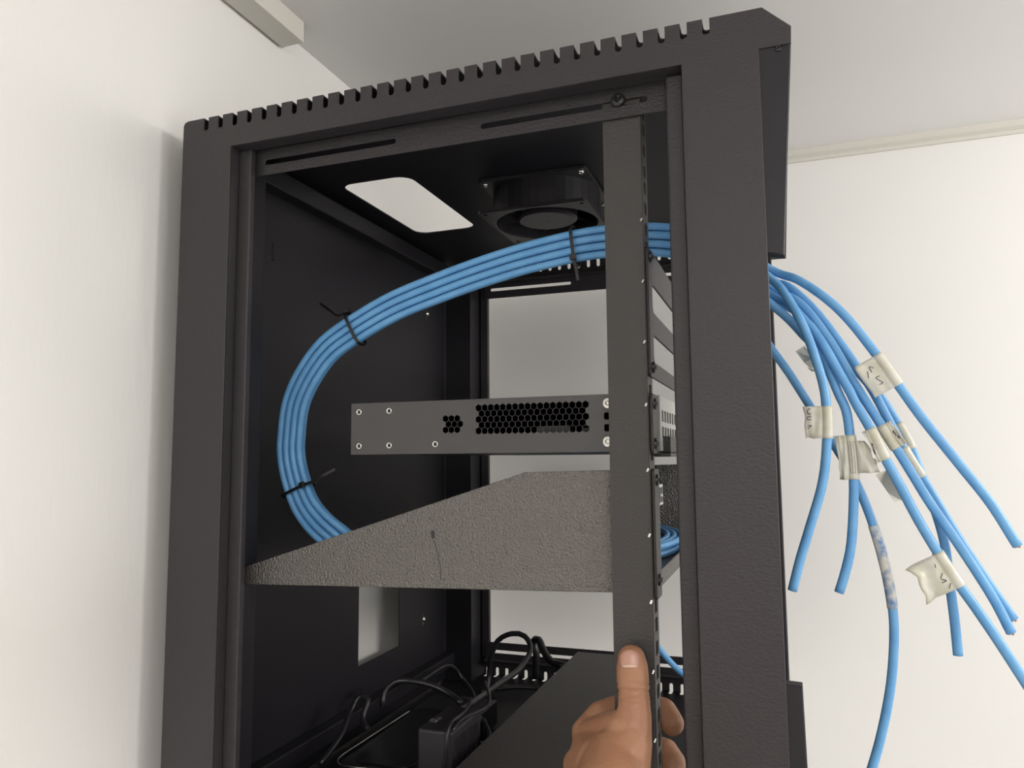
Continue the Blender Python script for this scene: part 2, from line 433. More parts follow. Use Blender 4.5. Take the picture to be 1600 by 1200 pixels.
for b in range(5):
    a0 = 2*math.pi*b/5+.4; n = len(V)
    for i in range(7):
        q = i/6
        for rr in (.033, .0545):
            a = a0+q*(.95 if rr > .04 else .8)+(.25 if rr > .04 else 0)
            for dz in (0, .0014): V.append(Vector((FX+rr*math.cos(a), FY+rr*math.sin(a), .264+.022*q+dz)))
    for i in range(6):
        a = n+i*4; c = a+4
        F += [(a, c, c+2, a+2), (a+1, a+3, c+3, c+1), (a, a+1, c+1, c), (a+2, c+2, c+3, a+3)]
    F += [(n, n+2, n+3, n+1), (n+24, n+25, n+27, n+26)]
mk('impeller', V, F, M['fan'], fan)
for a, b in ((-.0525, -.0525), (.0525, -.0525), (-.0525, .0525), (.0525, .0525)):
    screw('fan_screw', (FX+a, FY+b, .2904), (0, 0, -1), .0034, M['steel'], fan)

# ------------------------------------------------------------------ rack devices
def rackear_holes(z0, z1, y0): return [rrect(y0+.004, y0+.013, z0+.004, z0+.0105, .003), rrect(y0+.004, y0+.013, z1-.0105, z1-.004, .003)]
XE = -.0872   # front face of the mounting rails
sw = thing('rack_server', 'grey one-unit rack appliance with honeycomb vents screwed to the mounting rail', 'rack appliance', (-.21, .27, .0040))
DY = .0335
zA, zB = .0041, .0458
hexes = []
pa, pb = at(748, 637.5, Y=DY), at(921, 632, Y=DY); pitch = (pb.x-pa.x)/17.6
for r in range(5):
    for c in range(18 if r % 2 == 0 else 17):
        x = pa.x+pitch*(c+(.5 if r % 2 else 0)); z = .0388-r*pitch*.885
        hexes.append(ngon(x, z, pitch*.56, 6, math.pi/6))
for r in range(3):
    for c in range(3):
        hexes.append(ngon(-.2640+.0182+pitch*(c+(.5 if r == 1 else 0))-.0005, .0305+.0008-(r)*pitch*.885, pitch*.54, 6, math.pi/6))
hexes += [rrect(-.1205, -.112, .0275, .0325, .001, 2), rrect(-.1205, -.112, .0190, .0240, .001, 2)]
plate('side_panel', 'XZ', DY, rrect(-.3308, -.0896, zA, zB, .0006, 2), hexes, .0010, M['device'], sw, bev=.0002)
boxes('case', [(-.3308, -.0896, .034, .474, zB-.001, zB), (-.3308, -.0896, .034, .474, zA, zA+.001), (-.3308, -.3298, .034, .474, zA+.001, zB-.001), (-.3298, -.0896, .473, .474, zA+.001, zB-.001), (-.0900, -.0896, .034, .473, zA+.001, zB-.001)], M['device'], sw, bevel=0)
boxes('circuit_tray', [(-.28, -.10, .055, .46, zA+.004, zA+.006), (-.175, -.150, .044, .060, zA+.006, zA+.020), (-.140, -.125, .044, .060, zA+.006, zA+.018)], M['dark'], sw, bevel=0)
for px, py in ((561, 644), (608, 642), (561, 697), (608, 696), (680, 694)):
    p = at(px, py, Y=DY-.0006)
    V = []; F = []; n = 16                      # dished rivet: bright ring round a dark centre
    for r, d in ((.0024, 0), (.0022, .0006), (.0015, .0003), (.0011, -.0010)):
        V += [p+Vector((r*math.cos(2*math.pi*k/n), -d, r*math.sin(2*math.pi*k/n))) for k in range(n)]
    for i in range(3):
        for k in range(n): F.append((i*n+k, i*n+(k+1) % n, (i+1)*n+(k+1) % n, (i+1)*n+k))
    r_ = mk('rivet', V, F, M['steel'], sw, smooth=True)
    cyl('rivet_core', p+Vector((.0004, -.0004, 0)), p+Vector((.0004, .0006, 0)), .0013, M['dark'], r_, n=12)
for py in (630, 690):
    p = at(950.5, py, Y=DY-.0008); screw('ear_screw', p, (0, -1, 0), .0042, M['steel'], sw)
# front: ear, pale port block, dark plug module
plate('rack_ear', 'YZ', XE+.0013, rrect(.0290, .0530, .0025, .0450, .004), rackear_holes(.0025, .045, .029), .0020, M['paint_rail'], sw)
ph = []
fr = [(.0545, .470, .0095, .0455)]
for i in range(6):
    for z0, z1 in ((.0265, .0350), (.0150, .0225)):
        ph.append([(.062+i*.0135, z0), (.072+i*.0135, z0), (.072+i*.0135, z1), (.062+i*.0135, z1)])
pl = plate('port_panel', 'YZ', XE+.0022, [(.0540, .0045), (.472, .0045), (.472, .0455), (.0540, .0455)], ph, .0030, M['port'], sw)
box('port_backing', -.0889, -.0870, .056, .46, .006, .044, M['dark'], sw, bevel=0)
box('plug_module', -.0845, -.0780, .0650, .1700, .0030, .0155, M['paint_rail'], sw, bevel=.001)
box('lower_lip', -.0880, -.0760, .0500, .4700, .0004, .0030, M['paint_rail'], sw, bevel=.0006)
screw('ear_bolt', (XE+.0020, .0375, .0380), (1, 0, 0), .0042, M['black_screw'], sw)
screw('ear_bolt', (XE+.0020, .0375, .0095), (1, 0, 0), .0042, M['black_screw'], sw)

# blank cable management panel above it
mp = thing('cable_management_panel', 'black cable management panel with rounded window cut-outs above the grey appliance', 'cable management panel', (XE, .27, .055))
wins = []
for k in range(3):
    y0 = .0450+k*.168
    wins += [rrect(y0, y0+.150, .1060, .1270, .006), rrect(y0, y0+.150, .0690, .0890, .006)]
plate('panel_face', 'YZ', XE+.0010, rrect(.0290, .5510, .0570, .1515, .003), wins, .0018, M['paint'], mp)
for z in (.1450, .0640):
    screw('panel_screw', (XE+.0019, .0375, z), (1, 0, 0), .0042, M['black_screw'], mp)

# cantilever shelf, sagging a little towards the back
SA = math.atan2(.0085, .315)+.0
piv = Vector((-.1178, 0, -.0935))
# corners measured on the near plane
sh = thing('cantilever_shelf', 'black textured cantilever shelf with sloping triangular sides holding cables', 'shelf', (-.25, .27, -.1))
P_bl, P_l2, P_k, P_tr, P_br = at(381, 913, Y=.032), at(381, 886, Y=.032), at(820, 738, Y=.032), at(1012, 733, Y=.032), at(1012, 927, Y=.032)
P_tr.x = P_br.x = -.0892
out = [xz(p) for p in (P_bl, P_br, P_tr, P_k, P_l2)]
for y in (.0330, .4760):
    o = plate('side_plate', 'XZ', y, out, [], .0016, M['shelf'], sh, bev=.0004)
sl = (P_br.z-P_bl.z)/(P_br.x-P_bl.x)
V = []
for x, z in ((P_bl.x, P_bl.z), (P_br.x, P_br.z)):
    for y in (.0335, .4755):
        for dz in (0, .0016): V.append((x, y, z+dz))
mk('shelf_tray', V, [(0, 1, 3, 2), (4, 6, 7, 5), (0, 4, 5, 1), (2, 3, 7, 6), (0, 2, 6, 4), (1, 5, 7, 3)], M['shelf'], sh)
box('front_lip', -.0885, -.0870, .0470, .4755, P_br.z, P_br.z+.012, M['shelf'], sh)
plate('rack_ear', 'YZ', XE+.0013, rrect(.0290, .0500, P_br.z-.004, -.0080, .003), [], .0020, M['paint_rail'], sh)
for z in (-.0160, -.0850): screw('ear_bolt', (XE+.0020, .0375, z), (1, 0, 0), .0042, M['black_screw'], sh)
box('spec_sticker', -.0866, -.0862, .0555, .0740, -.0350, -.0200, M['sticker'], sh, bevel=0)
boxes('sticker_print', [(-.0862, -.0860, .0575, .0630, -.0330, -.0220), (-.0862, -.0860, .0650, .0720, -.0330, -.0290), (-.0862, -.0860, .0650, .0720, -.0270, -.0220)], M['ink'], sh, bevel=0)
# scuffs on the near shelf side
for pts, r in ((((676, 829), (677, 841)), .0016), (((678, 843), (683, 862), (688, 885), (689, 906)), .00035), (((788, 853), (793, 867)), .0004)):
    P = smoothpath([at(x, y, Y=.0322) for x, y in pts], .002); V, F = tubegeo(P, r, 10)
    V = [Vector((v.x, .0322+(v.y-.0322)*(.08 if r > .001 else .5), v.z)) for v in V]
    mk('scuff_mark', V, F, M['tie'], sh)

# low long box on the cabinet floor
t = thing('power_unit', 'long flat matt black box lying low behind the hand', 'equipment box', (-.213, .25, -.319))
box('casing', -.2620, -.1640, .0395, .4750, -.3166, -.2503, M['paint_rail'], t, bevel=.0012)
box('end_panel', -.2560, -.1700, .0380, .0397, -.3120, -.2550, M['paint_in'], t, bevel=.0004)

# router and power bricks
t = thing('router', 'glossy black router with rounded edges on the cabinet floor', 'router', (-.365, .215, -.3175))
V, F = platemesh(rrect(-.4080, -.3220, .1330, .3100, .016, 6), [], .032, .0035)
mk('housing', *weld([Vector((v.x, v.y, -.2992+v.z)) for v in V], F), M['gloss'], t, smooth=False)
V, F = platemesh(rrect(-.3960, -.3340, .1450, .2980, .010, 6), [], .0016, .0006)
mk('lid', *weld([Vector((v.x, v.y, -.2826+v.z)) for v in V], F), M['gloss'], t)
tube('edge_highlight', [at(640, 1111, Z=-.2815), at(600, 1137, Z=-.2815), at(560, 1163, Z=-.2815), at(533, 1181, Z=-.2815), at(528, 1190, Z=-.2815), at(540, 1197, Z=-.2815), at(600, 1203, Z=-.2815)], .0009, M['steel'], t, n=8, step=.004)  # added steel tube draws the bright highlight along the router's edge
t = thing('power_adapter', 'upright black power adapter with ribbed side among the black cables', 'power adapter', (-.283, .145, -.3175))
a0, a1 = at(652, 1138, Y=.112), at(706, 1140, Y=.112)
box('brick', a0.x, a1.x, .112, .178, -.3165, a0.z, M['fan'], t, bevel=.0022, seg=3)
boxes('side_ribs', [(a1.x-.0004, a1.x+.0007, .118+i*.0045, .1205+i*.0045, -.305, a0.z-.008) for i in range(12)], M['fan'], t, bevel=0)
t = thing('power_adapter', 'wider black power adapter standing behind the ribbed one', 'power adapter', (-.31, .26, -.3175))
b0, b1 = at(644, 1106, Y=.315), at(748, 1112, Y=.315)
box('brick', b0.x, b1.x, .315, .375, -.3165, b0.z, M['fan'], t, bevel=.003, seg=3)
box('socket_face', b0.x+.010, b1.x-.010, .3144, .3152, -.30, b0.z-.010, M['dark'], t, bevel=0)
def bcable(label, pts, r=.0028):
    o = tube('power_cable', pts, r, M['rubber'], n=10); tag(o, label, 'cable', 'black cables on the cabinet floor'); return o
bcable('black cable rising in a tall loop in front of the far slotted rail',
       [at(676, 1134, Y=.13)+Vector((0, 0, .003)), at(700, 1122, Y=.16), at(735, 1100, Y=.22), at(775, 1072, Y=.30), at(812, 1045, Y=.38), at(829, 1015, Y=.42), at(820, 994, Y=.43), at(800, 990, Y=.43), at(778, 1001, Y=.43), at(767, 1028, Y=.43), at(764, 1060, Y=.43), at(760, 1082, Y=.42)], .0034)
bcable('thick black cable curling right behind the tall loop',
       [at(836, 1060, Y=.50), at(838, 1020, Y=.50), at(833, 1002, Y=.50), at(842, 1000, Y=.49), at(850, 1018, Y=.48), at(862, 1034, Y=.47), at(880, 1040, Y=.46), at(900, 1050, Y=.48)], .0048)
bcable('black cable arching over the wider power adapter towards the back panel',
       [at(598, 1105, Y=.25), at(600, 1082, Y=.255), at(614, 1066, Y=.265), at(640, 1064, Y=.28), at(672, 1070, Y=.29), at(700, 1083, Y=.295), at(722, 1100, Y=.29)], .0034)
bcable('thin black cable snaking down over the front of the ribbed adapter',
       [at(725, 1090, Y=.20), at(736, 1096, Y=.18), at(722, 1116, Y=.15), at(704, 1130, Y=.115), at(698, 1150, Y=.105), at(697, 1180, Y=.105), at(688, 1230, Y=.105)], .0017)
bcable('thin black cable bending beside the long flat box',
       [at(706, 1142, Y=.115), at(722, 1124, Y=.14), at(745, 1113, Y=.17), at(762, 1102, Y=.19), at(764, 1085, Y=.21), at(758, 1066, Y=.25)], .0017)
bcable('black cable lying along the bottom of the back panel',
       [at(500, 1195, Y=.14), at(532, 1150, Y=.17), at(548, 1110, Y=.20), at(562, 1088, Y=.21), at(575, 1094, Y=.21), at(566, 1125, Y=.20), at(576, 1140, Y=.19)], .0030)
bcable('black cable looping low beside the wider adapter',
       [at(755, 1125, Y=.26), at(765, 1150, Y=.24), at(756, 1162, Y=.22), at(735, 1165, Y=.20), at(722, 1180, Y=.18)], .0026)

bcable('black cable hanging in a slack curve on the wider adapter beside the far corner',
       [at(655, 1066, Y=.34), at(700, 1040, Y=.42), at(722, 1060, Y=.44), at(738, 1082, Y=.42), at(742, 1100, Y=.40)], .0026)
bcable('black cable running along the cabinet floor in front of the far notches',
       [at(748, 1080, Y=.47), at(800, 1074, Y=.49), at(838, 1075, Y=.50), at(880, 1080, Y=.50)], .0030)
# ------------------------------------------------------------------ blue network cables
BR = .0032
ctr = [(745, 905, .16), (640, 895, .12), (570, 864, .10), (518, 835, .09), (482, 797, .09), (464, 755, .09), (455, 712, .09), (456, 675, .09), (462, 632, .09), (480, 590, .09), (511, 547, .09), (555, 514, .09),
       (615, 479, .09), (685, 450, .09), (750, 426, .09), (820, 404, .09), (898, 385, .09), (950, 377, .09), (1010, 374, .09), (1050, 376, .09), (1110, 384, .09)]
C3 = [at(x, y, Y=q) for x, y, q in ctr]
C3 = [Vector((-.272, .095, -.0765))]+C3[2:]
# coil lying on the shelf
coil = [Vector((-.115, .0700, -.0770)), Vector((-.102, .105, -.078)), Vector((-.100, .17, -.078)), Vector((-.125, .235, -.078)), Vector((-.18, .25, -.078)), Vector((-.235, .215, -.078))]
def offs(i, P):
    a = P[min(i+1, len(P)-1)]-P[max(i-1, 0)]; a.normalize()
    n = Vector((-a.z, 0, a.x)) if abs(a.y) < .9 else Vector((1, 0, 0))
    n = Vector((0, 1, 0)).cross(a)
    if n.length < .2: n = Vector((0, 0, 1))
    return -n.normalized()
# slot across the bundle (+ is the outer side of the bend) and row in depth
fans = {
 'A': (1.5, 1, [(1204, 421, .094), (1246, 437, .085), (1290, 466, .08), (1327, 501, .08), (1366, 550, .08), (1398, 594, .08), (1442, 655, .08), (1500, 727, .08), (1548, 787, .08), (1590, 853, .08)]),
 'B': (1.5, 0, [(1200, 432, .083), (1228, 462, .075), (1256, 512, .070), (1274, 560, .068), (1286, 600, .067), (1291, 635, .066), (1292, 690, .066), (1285, 755, .066), (1265, 825, .066), (1250, 875, .066), (1238, 923, .066)]),
 'C': (-1.5, 0, [(1203, 474, .085), (1246, 512, .083), (1285, 552, .080), (1310, 608, .078), (1322, 640, .077), (1328, 680, .077), (1333, 730, .077), (1334, 780, .077), (1330, 850, .077), (1321, 893, .077), (1311, 926, .077)]),
 'D': (-1.5, 1, [(1180, 508, .105), (1204, 543, .105), (1232, 582, .105), (1264, 632, .105), (1300, 690, .102), (1328, 735, .100), (1350, 782, .098), (1368, 832, .097), (1384, 890, .097), (1394, 945, .097), (1397, 990, .097), (1394, 1050, .097), (1387, 1100, .097), (1374, 1160, .097), (1355, 1225, .097)]),
 'E': (-.5, 1, [(1202, 462, .11), (1262, 498, .112), (1312, 548, .112), (1350, 592, .112), (1379, 625, .112), (1402, 662, .112), (1424, 702, .110), (1441, 745, .108), (1462, 800, .106), (1476, 850, .104), (1483, 905, .104), (1491, 965, .104), (1497, 1024, .104)]),
 'F': (.5, 1, [(1202, 437, .10), (1232, 448, .098), (1272, 484, .098), (1311, 534, .098), (1340, 575, .098), (1365, 613, .097), (1391, 662, .097), (1418, 712, .097), (1452, 765, .097), (1496, 838, .098), (1540, 905, .100), (1584, 968, .100)]),
 'G': (.5, 0, [(1202, 450, .095), (1250, 474, .090), (1296, 532, .087), (1336, 600, .085), (1374, 660, .083), (1405, 708, .083), (1428, 745, .083), (1452, 784, .083), (1485, 832, .084), (1525, 892, .086), (1556, 942, .088), (1580, 989, .088)]),
 'H': (-.5, 0, [(1202, 458, .092), (1240, 482, .085), (1276, 528, .08), (1316, 597, .077), (1357, 665, .075), (1384, 718, .075), (1407, 760, .075), (1430, 804, .075), (1452, 842, .075), (1472, 874, .075), (1500, 916, .075), (1526, 952, .075), (1564, 1008, .075), (1612, 1082, .075)]),
}
LBL = {'A': 'blue network cable hanging furthest right with an open copper end',
 'B': 'blue network cable hanging in front with the leftmost cut end',
 'C': 'blue network cable whose end hangs second from the left under a large crumpled tag',
 'D': 'blue network cable with a worn white wrapped stretch, leaving the picture at the bottom',
 'E': 'blue network cable with a short straight end hanging below the folded tag',
 'F': 'blue network cable whose cut end sits just above and behind its neighbour at right',
 'G': 'blue network cable with copper cut end just below and in front of its neighbour',
 'H': 'blue network cable with a big yellowed tag low down, leaving the picture at right'}
cables = {}; paths = {}
for key, (a, row, fan_pts) in fans.items():
    pts = []
    for i, p in enumerate(C3):
        n = offs(i, C3)
        s = 1 if i < len(C3)-2 else .9
        jit = 0
        pts.append(p+n*(a*.0070*s+(row-.5)*.0020)+Vector((0, (row-.5)*.0066, 0)))
    pre = [p+Vector((a*.0066*(.6 if j < 2 else .9), 0, (row*2-1)*.0034+.002)) for j, p in enumerate(reversed(coil))]
    pre = [Vector((p.x, p.y, p.z)) for p in pre]
    pts = pre[::-1][0:0]+pts
    post = [at(*q[:2], Y=q[2]) for q in fan_pts]
    full = pts+post
    paths[key] = full
    
for key in paths: paths[key] = smoothpath(paths[key], .004)
for it in range(150):                         # let crossing cables lie past each other instead of through each other
    keys = list(paths); mv = {k: [Vector() for _ in paths[k]] for k in keys}; hits = 0
    for ia, ka in enumerate(keys):
        for kb in keys[ia+1:]:
            for i, p in enumerate(paths[ka]):
                for j, q in enumerate(paths[kb]):
                    d = p-q
                    if abs(d.x) < .008 and abs(d.z) < .008 and d.length < 2.15*BR:
                        g = 2.2*BR-d.length; s_ = 1 if d.y >= 0 else -1
                        u = Vector((d.x*.4, s_*max(abs(d.y), .002), d.z*.4)).normalized()*g*.45
                        mv[ka][i] += u; mv[kb][j] -= u; hits += 1
    if not hits: break
    for k in keys:
        m_ = mv[k]; n = len(m_)
        sm = [(m_[max(i-2, 0)]+2*m_[max(i-1, 0)]+3*m_[i]+2*m_[min(i+1, n-1)]+m_[min(i+2, n-1)])/6 for i in range(n)]
        for i in range(n):
            if sm[i].length > .0016: sm[i] = sm[i].normalized()*.0016
            paths[k][i] = paths[k][i]+sm[i]
for key in fans:
    full = paths[key]
    nt_ = thing('network_cable', LBL[key], 'network cable', tuple(full[len(full)//2]), 'blue network cables in the bundle')
    tube('jacket', full, BR, M['blue'], nt_, n=12, smooth_path=False)
    cables[key] = nt_
    if key in 'AFG':
        e0, e1 = full[-2], full[-1]; d = (e1-e0).normalized(); u = d.orthogonal().normalized(); v = d.cross(u)
        for k in range(4):
            q = e1+(u*math.cos(k*math.pi/2+.4)+v*math.sin(k*math.pi/2+.4))*.0015
            cyl('wire_core', q-d*.002, q+d*(.0008+.0004*(k % 2)), .0008, M['copper' if k % 2 else 'cream'], nt_, n=8)

# coil of the same kind of cable lying in the shelf tray
for k in range(6):
    rx, ry = .089-.0069*(k % 3), .158-.0069*(k % 3); z = -.0888+.0070*(k//3)
    pts = []
    for i in range(36):
        q = 2*math.pi*i/36
        pts.append(Vector((-.190+rx*math.cos(q), .270+ry*math.sin(q), z+.0003*math.sin(3*q+k))))
    pts.append(pts[0]+Vector((0, .0004, 0)))
    o = tube('network_cable', pts, BR, M['blue'], n=10, step=.01)
    tag(o, 'loop of blue network cable coiled in the shelf tray, '+('lower layer outermost', 'lower layer middle', 'lower layer innermost', 'upper layer outermost', 'upper layer middle', 'upper layer innermost')[k], 'network cable', 'coiled blue cables on the shelf')
o = tube('network_cable', [at(1020, 1000, Y=.30), at(1032, 1016, Y=.30), at(1048, 1035, Y=.30), at(1072, 1056, Y=.30), at(1120, 1075, Y=.30), at(1160, 1130, Y=.30)], BR, M['blue'], n=10)
tag(o, 'single blue network cable crossing low behind the mounting rail', 'network cable')

# tags stuck round the cables
def resample(P):
    return smoothpath(P, .002)
def label_tag(key, p0, p1, side, wdt, name='label_tag', depth=None, crump=.003, bend=.3, taper=1.0, strokes=None):
    """flag tag between two pixels along the cable, folded out to one side (in the X-Z plane)"""
    path = resample(paths[key])
    near = lambda px: min(range(len(path)), key=lambda i: (proj(path[i])-Vector(px)).length)
    i0, i1 = sorted((near(p0), near(p1)))
    seg = path[i0:i1+1]
    par = cables[key]
    V, F = tubegeo(seg, BR+.0007, 14)
    sl = mk('tag_sleeve', V, F, M['tape'], par, smooth=True)
    if wdt:
        nu, nv = 8, max(6, len(seg)//2)
        V = []
        for j in range(nv+1):
            q = j/nv; p = seg[min(len(seg)-1, int(q*(len(seg)-1)))]; tdir = (seg[-1]-seg[0]).normalized()
            nrm = Vector((-tdir.z, 0, tdir.x)).normalized()*side
            for i in range(nu+1):
                s_ = i/nu
                ww = wdt*(taper+(1-taper)*q)*(1+.30*noise.noise(Vector((q*2.6, ord(key)*1.7, .4))))
                c = p+nrm*(BR*.9+ww*s_)+Vector((0, -.0028-bend*ww*s_*.25, 0))
                c += Vector((0, crump*noise.noise(Vector((q*2.2+ord(key), s_*2.6, 1.3)))*min(1, s_*2), 0))
                c += tdir*(.0016*noise.noise(Vector((s_*3, q*5, ord(key)))))*s_
                V.append(c)
        F = []
        for j in range(nv):
            for i in range(nu):
                a = j*(nu+1)+i; F.append((a, a+1, a+nu+2, a+nu+1))
        n = len(V); V += [v+Vector((0, .0005, 0)) for v in V]; F += [tuple(n+k for k in reversed(f)) for f in F]
        rim = [i for i in range(nu+1)]+[j*(nu+1)+nu for j in range(1, nv+1)]+[nv*(nu+1)+i for i in range(nu-1, -1, -1)]+[j*(nu+1) for j in range(nv-1, 0, -1)]
        for a, b in zip(rim, rim[1:]+rim[:1]): F.append((a, b, n+b, n+a))
        fl = mk(name, V, F, M['tape'], par, smooth=True)
        fl['label'] = 'pale yellowed handwritten tag'
        if strokes:
            SV, SF = [], []
            for st in strokes:
                pp = []
                for s_, q in st:
                    p = seg[min(len(seg)-1, int(q*(len(seg)-1)))]; tdir = (seg[-1]-seg[0]).normalized()
                    nrm = Vector((-tdir.z, 0, tdir.x)).normalized()*side; ww = wdt*(taper+(1-taper)*q)
                    pp.append(p+nrm*(BR*.9+ww*s_)+Vector((0, -.0032-bend*ww*s_*.25+crump*noise.noise(Vector((q*2.2+ord(key), s_*2.6, 1.3)))*min(1, s_*2), 0)))
                tubegeo(smoothpath(pp, .0008), .00022, 6, SV, SF)
            mk('handwriting', SV, SF, M['ink'], fl)
def proj(P):
    d = P-CAM; z = d.dot(fw); return Vector((800+FPX*d.dot(RT)/z, 600+FPX*d.dot(DN)/z))
W1 = [[(.62, .18), (.72, .10), (.82, .2), (.74, .3), (.62, .28)], [(.6, .42), (.8, .40), (.82, .52), (.6, .54)], [(.82, .64), (.6, .72), (.82, .8)]]
W2 = [[(.2, .5), (.32, .42), (.4, .5), (.3, .62), (.2, .6)], [(.45, .7), (.6, .62), (.55, .75), (.7, .72)]]
label_tag('A', (1370, 555), (1404, 602), -1, .0135, strokes=[[(.3, .3), (.45, .2), (.5, .45)], [(.3, .6), (.5, .55), (.35, .75), (.55, .75)], [(.65, .35), (.8, .5)]])
label_tag('B', (1291, 634), (1292, 685), -1, .0120, strokes=W1)
label_tag('C', (1326, 680), (1334, 748), -1, .0070, crump=.004, strokes=None)
label_tag('C', (1328, 690), (1334, 740), 1, .0160, crump=.006, taper=.35, bend=.5, name='label_tag')
label_tag('H', (1358, 668), (1394, 714), -1, .0030, strokes=W2)
label_tag('G', (1378, 662), (1404, 700), 1, .0040, strokes=W2)
label_tag('E', (1402, 660), (1426, 702), -1, .0010)
label_tag('F', (1408, 700), (1438, 748), -1, .0040)
label_tag('H', (1464, 866), (1500, 914), -1, .0190, crump=.006, strokes=[[(.15, .2), (.2, .35)], [(.1, .55), (.25, .6), (.12, .7), (.3, .75)], [(.05, .85), (.2, .9)]])
# folded tag of the cable behind, sticking out left
def loose_tag(key, quad, Y):
    P = [at(x, y, Y=Y+.003*((i % 2)*2-1)) for i, (x, y) in enumerate(quad)]
    c = sum(P, Vector())/len(P)
    V = P+[p+Vector((0, .0006, 0)) for p in P]; n = len(P)
    F = [tuple(range(n)), tuple(range(2*n-1, n-1, -1))]+[(i, (i+1) % n, n+(i+1) % n, n+i) for i in range(n)]
    fl = mk('label_tag', V, F, M['tape'], cables[key]); fl['label'] = 'folded pale tag corner'
loose_tag('E', [(1243, 549), (1256, 540), (1272, 560), (1268, 577), (1256, 566)], .118)
loose_tag('D', [(1261, 574), (1268, 566), (1276, 580), (1268, 580)], .128)
loose_tag('F', [(1368, 742), (1385, 734), (1400, 752), (1409, 782), (1398, 785), (1382, 762)], .122)
# white worn wrap on cable D
path = resample(paths['D'])
i0 = min(range(len(path)), key=lambda i: (proj(path[i])-Vector((1365, 820))).length); i1 = min(range(len(path)), key=lambda i: (proj(path[i])-Vector((1397, 958))).length)
V, F = tubegeo(path[i0:i1], BR+.0004, 12); mk('white_wrap', V, F, M['wrap'], cables['D'], smooth=True)

# zip ties
def zip_tie(px, ang_tail, label, tail=None, hw=.0158, bundle=C3, head_s=1):
    i = min(range(len(C3)), key=lambda k: (proj(C3[k])-Vector(px)).length)
    sp = smoothpath(C3, .002); j = min(range(len(sp)), key=lambda k: (proj(sp[k])-Vector(px)).length)
    c = sp[j]; a = (sp[j+1]-sp[j-1]).normalized(); n = -(Vector((0, 1, 0)).cross(a)).normalized(); Yv = Vector((0, 1, 0))
    t = thing('zip_tie', label, 'cable tie', tuple(c), 'cable ties on the blue bundle')
    V, F = [], []; N = 28
    ex, ey = hw+.0005, .0088
    for k in range(N):
        q = 2*math.pi*k/N; cs, sn = math.cos(q), math.sin(q)
        f = (abs(cs)**3.2+abs(sn)**3.2)**(-1/3.2)
        for dr in (0, .0011):
            for w_ in (-.0013, .0013):
                V.append(c+n*cs*f*(ex+dr)+Yv*sn*f*(ey+dr)+a*w_)
    for k in range(N):
        b = 4*k; d = 4*((k+1) % N)
        F += [(b, b+1, d+1, d), (b+2, d+2, d+3, b+3), (b, d, d+2, b+2), (b+1, b+3, d+3, d+1)]
    mk('strap', V, F, M['tie'], t)
    hp = c+n*(hw*.75*head_s)-Yv*(.0112 if abs(head_s) <= 1 else 0)
    V, F = boxgeo(-.0026, .0026, -.0016, .0016, -.0024, .0024)
    V = [hp+a*v[0]+Yv*v[1]+n*v[2] for v in V]
    mk('tie_head', V, F, M['tie'], t, bevel=.0004)
    if tail:
        P = [hp]+[at(x, y, Y=q) for x, y, q in tail]
        sp2 = smoothpath(P, .003); V, F = [], []
        up = Yv
        for p in sp2:
            k = .0009
            d2 = (sp2[-1]-sp2[0]).normalized(); sd = d2.cross(Yv).normalized()
            for s1 in (-.0012, .0012):
                for s2 in (-.0004, .0004): V.append(p+sd*s1+Yv*s2)
        for k in range(len(sp2)-1):
            b = 4*k; d = b+4
            F += [(b, b+1, d+1, d), (b+2, d+2, d+3, b+3), (b, d, d+2, b+2), (b+1, b+3, d+3, d+1)]
        F += [(0, 2, 3, 1), (4*len(sp2)-4, 4*len(sp2)-3, 4*len(sp2)-1, 4*len(sp2)-2)]
        mk('tie_tail', V, F, M['tie'], t)
zip_tie((898, 385), 0, 'black cable tie round the blue bundle just left of the mounting rail', [(900, 420, .083), (903, 438, .085)], head_s=-1)
zip_tie((555, 514), 0, 'black cable tie at the upper left bend of the blue bundle', [(528, 493, .10), (515, 485, .11), (500, 474, .115)], head_s=1.62)
zip_tie((466, 766), 0, 'black cable tie low on the blue bundle with a long tail pointing right', [(487, 753, .078), (505, 743, .078), (524, 733, .080)], head_s=-1)
o = tube('cut_tie_end', [at(585, 822, Y=.06), at(592, 808, Y=.06), at(598, 799, Y=.062)], .0011, M['tie'])
bpy.data.objects.remove(o)

# ------------------------------------------------------------------ the hand holding the rail
per = thing('person', 'left hand of a person pinching the near mounting rail, thumb in front', 'person', tuple(at(950, 1190, Y=.02)))
HV, HF = [], []
def blob(chain, flat=1.0):
    """tapered capsule chain; chain = (px, py, Y, r)"""
    P = [at(x, y, Y=q) for x, y, q, r in chain]; R = [c[3] for c in chain]
    for i in range(len(P)-1):
        L = (P[i+1]-P[i]).length; n = max(2, int(L/.003))
        for k in range(n+1):
            q = k/n; sphere(P[i].lerp(P[i+1], q), R[i]*(1-q)+R[i+1]*q, flat)
def sphere(c, r, flat=1.0, nu=12, nv=8):
    b = len(HV)
    for j in range(1, nv):
        th = math.pi*j/nv
        for i in range(nu):
            a = 2*math.pi*i/nu
            HV.append(c+Vector((r*math.sin(th)*math.cos(a), flat*r*math.sin(th)*math.sin(a), r*math.cos(th))))
    HV.append(c+Vector((0, 0, r))); HV.append(c-Vector((0, 0, r)))
    for j in range(nv-2):
        for i in range(nu):
            HF.append((b+j*nu+i, b+(j+1)*nu+i, b+(j+1)*nu+(i+1) % nu, b+j*nu+(i+1) % nu))
    for i in range(nu):
        HF.append((b+(nv-1)*nu, b+i, b+(i+1) % nu)); HF.append((b+(nv-1)*nu+1, b+(nv-2)*nu+(i+1) % nu, b+(nv-2)*nu+i))
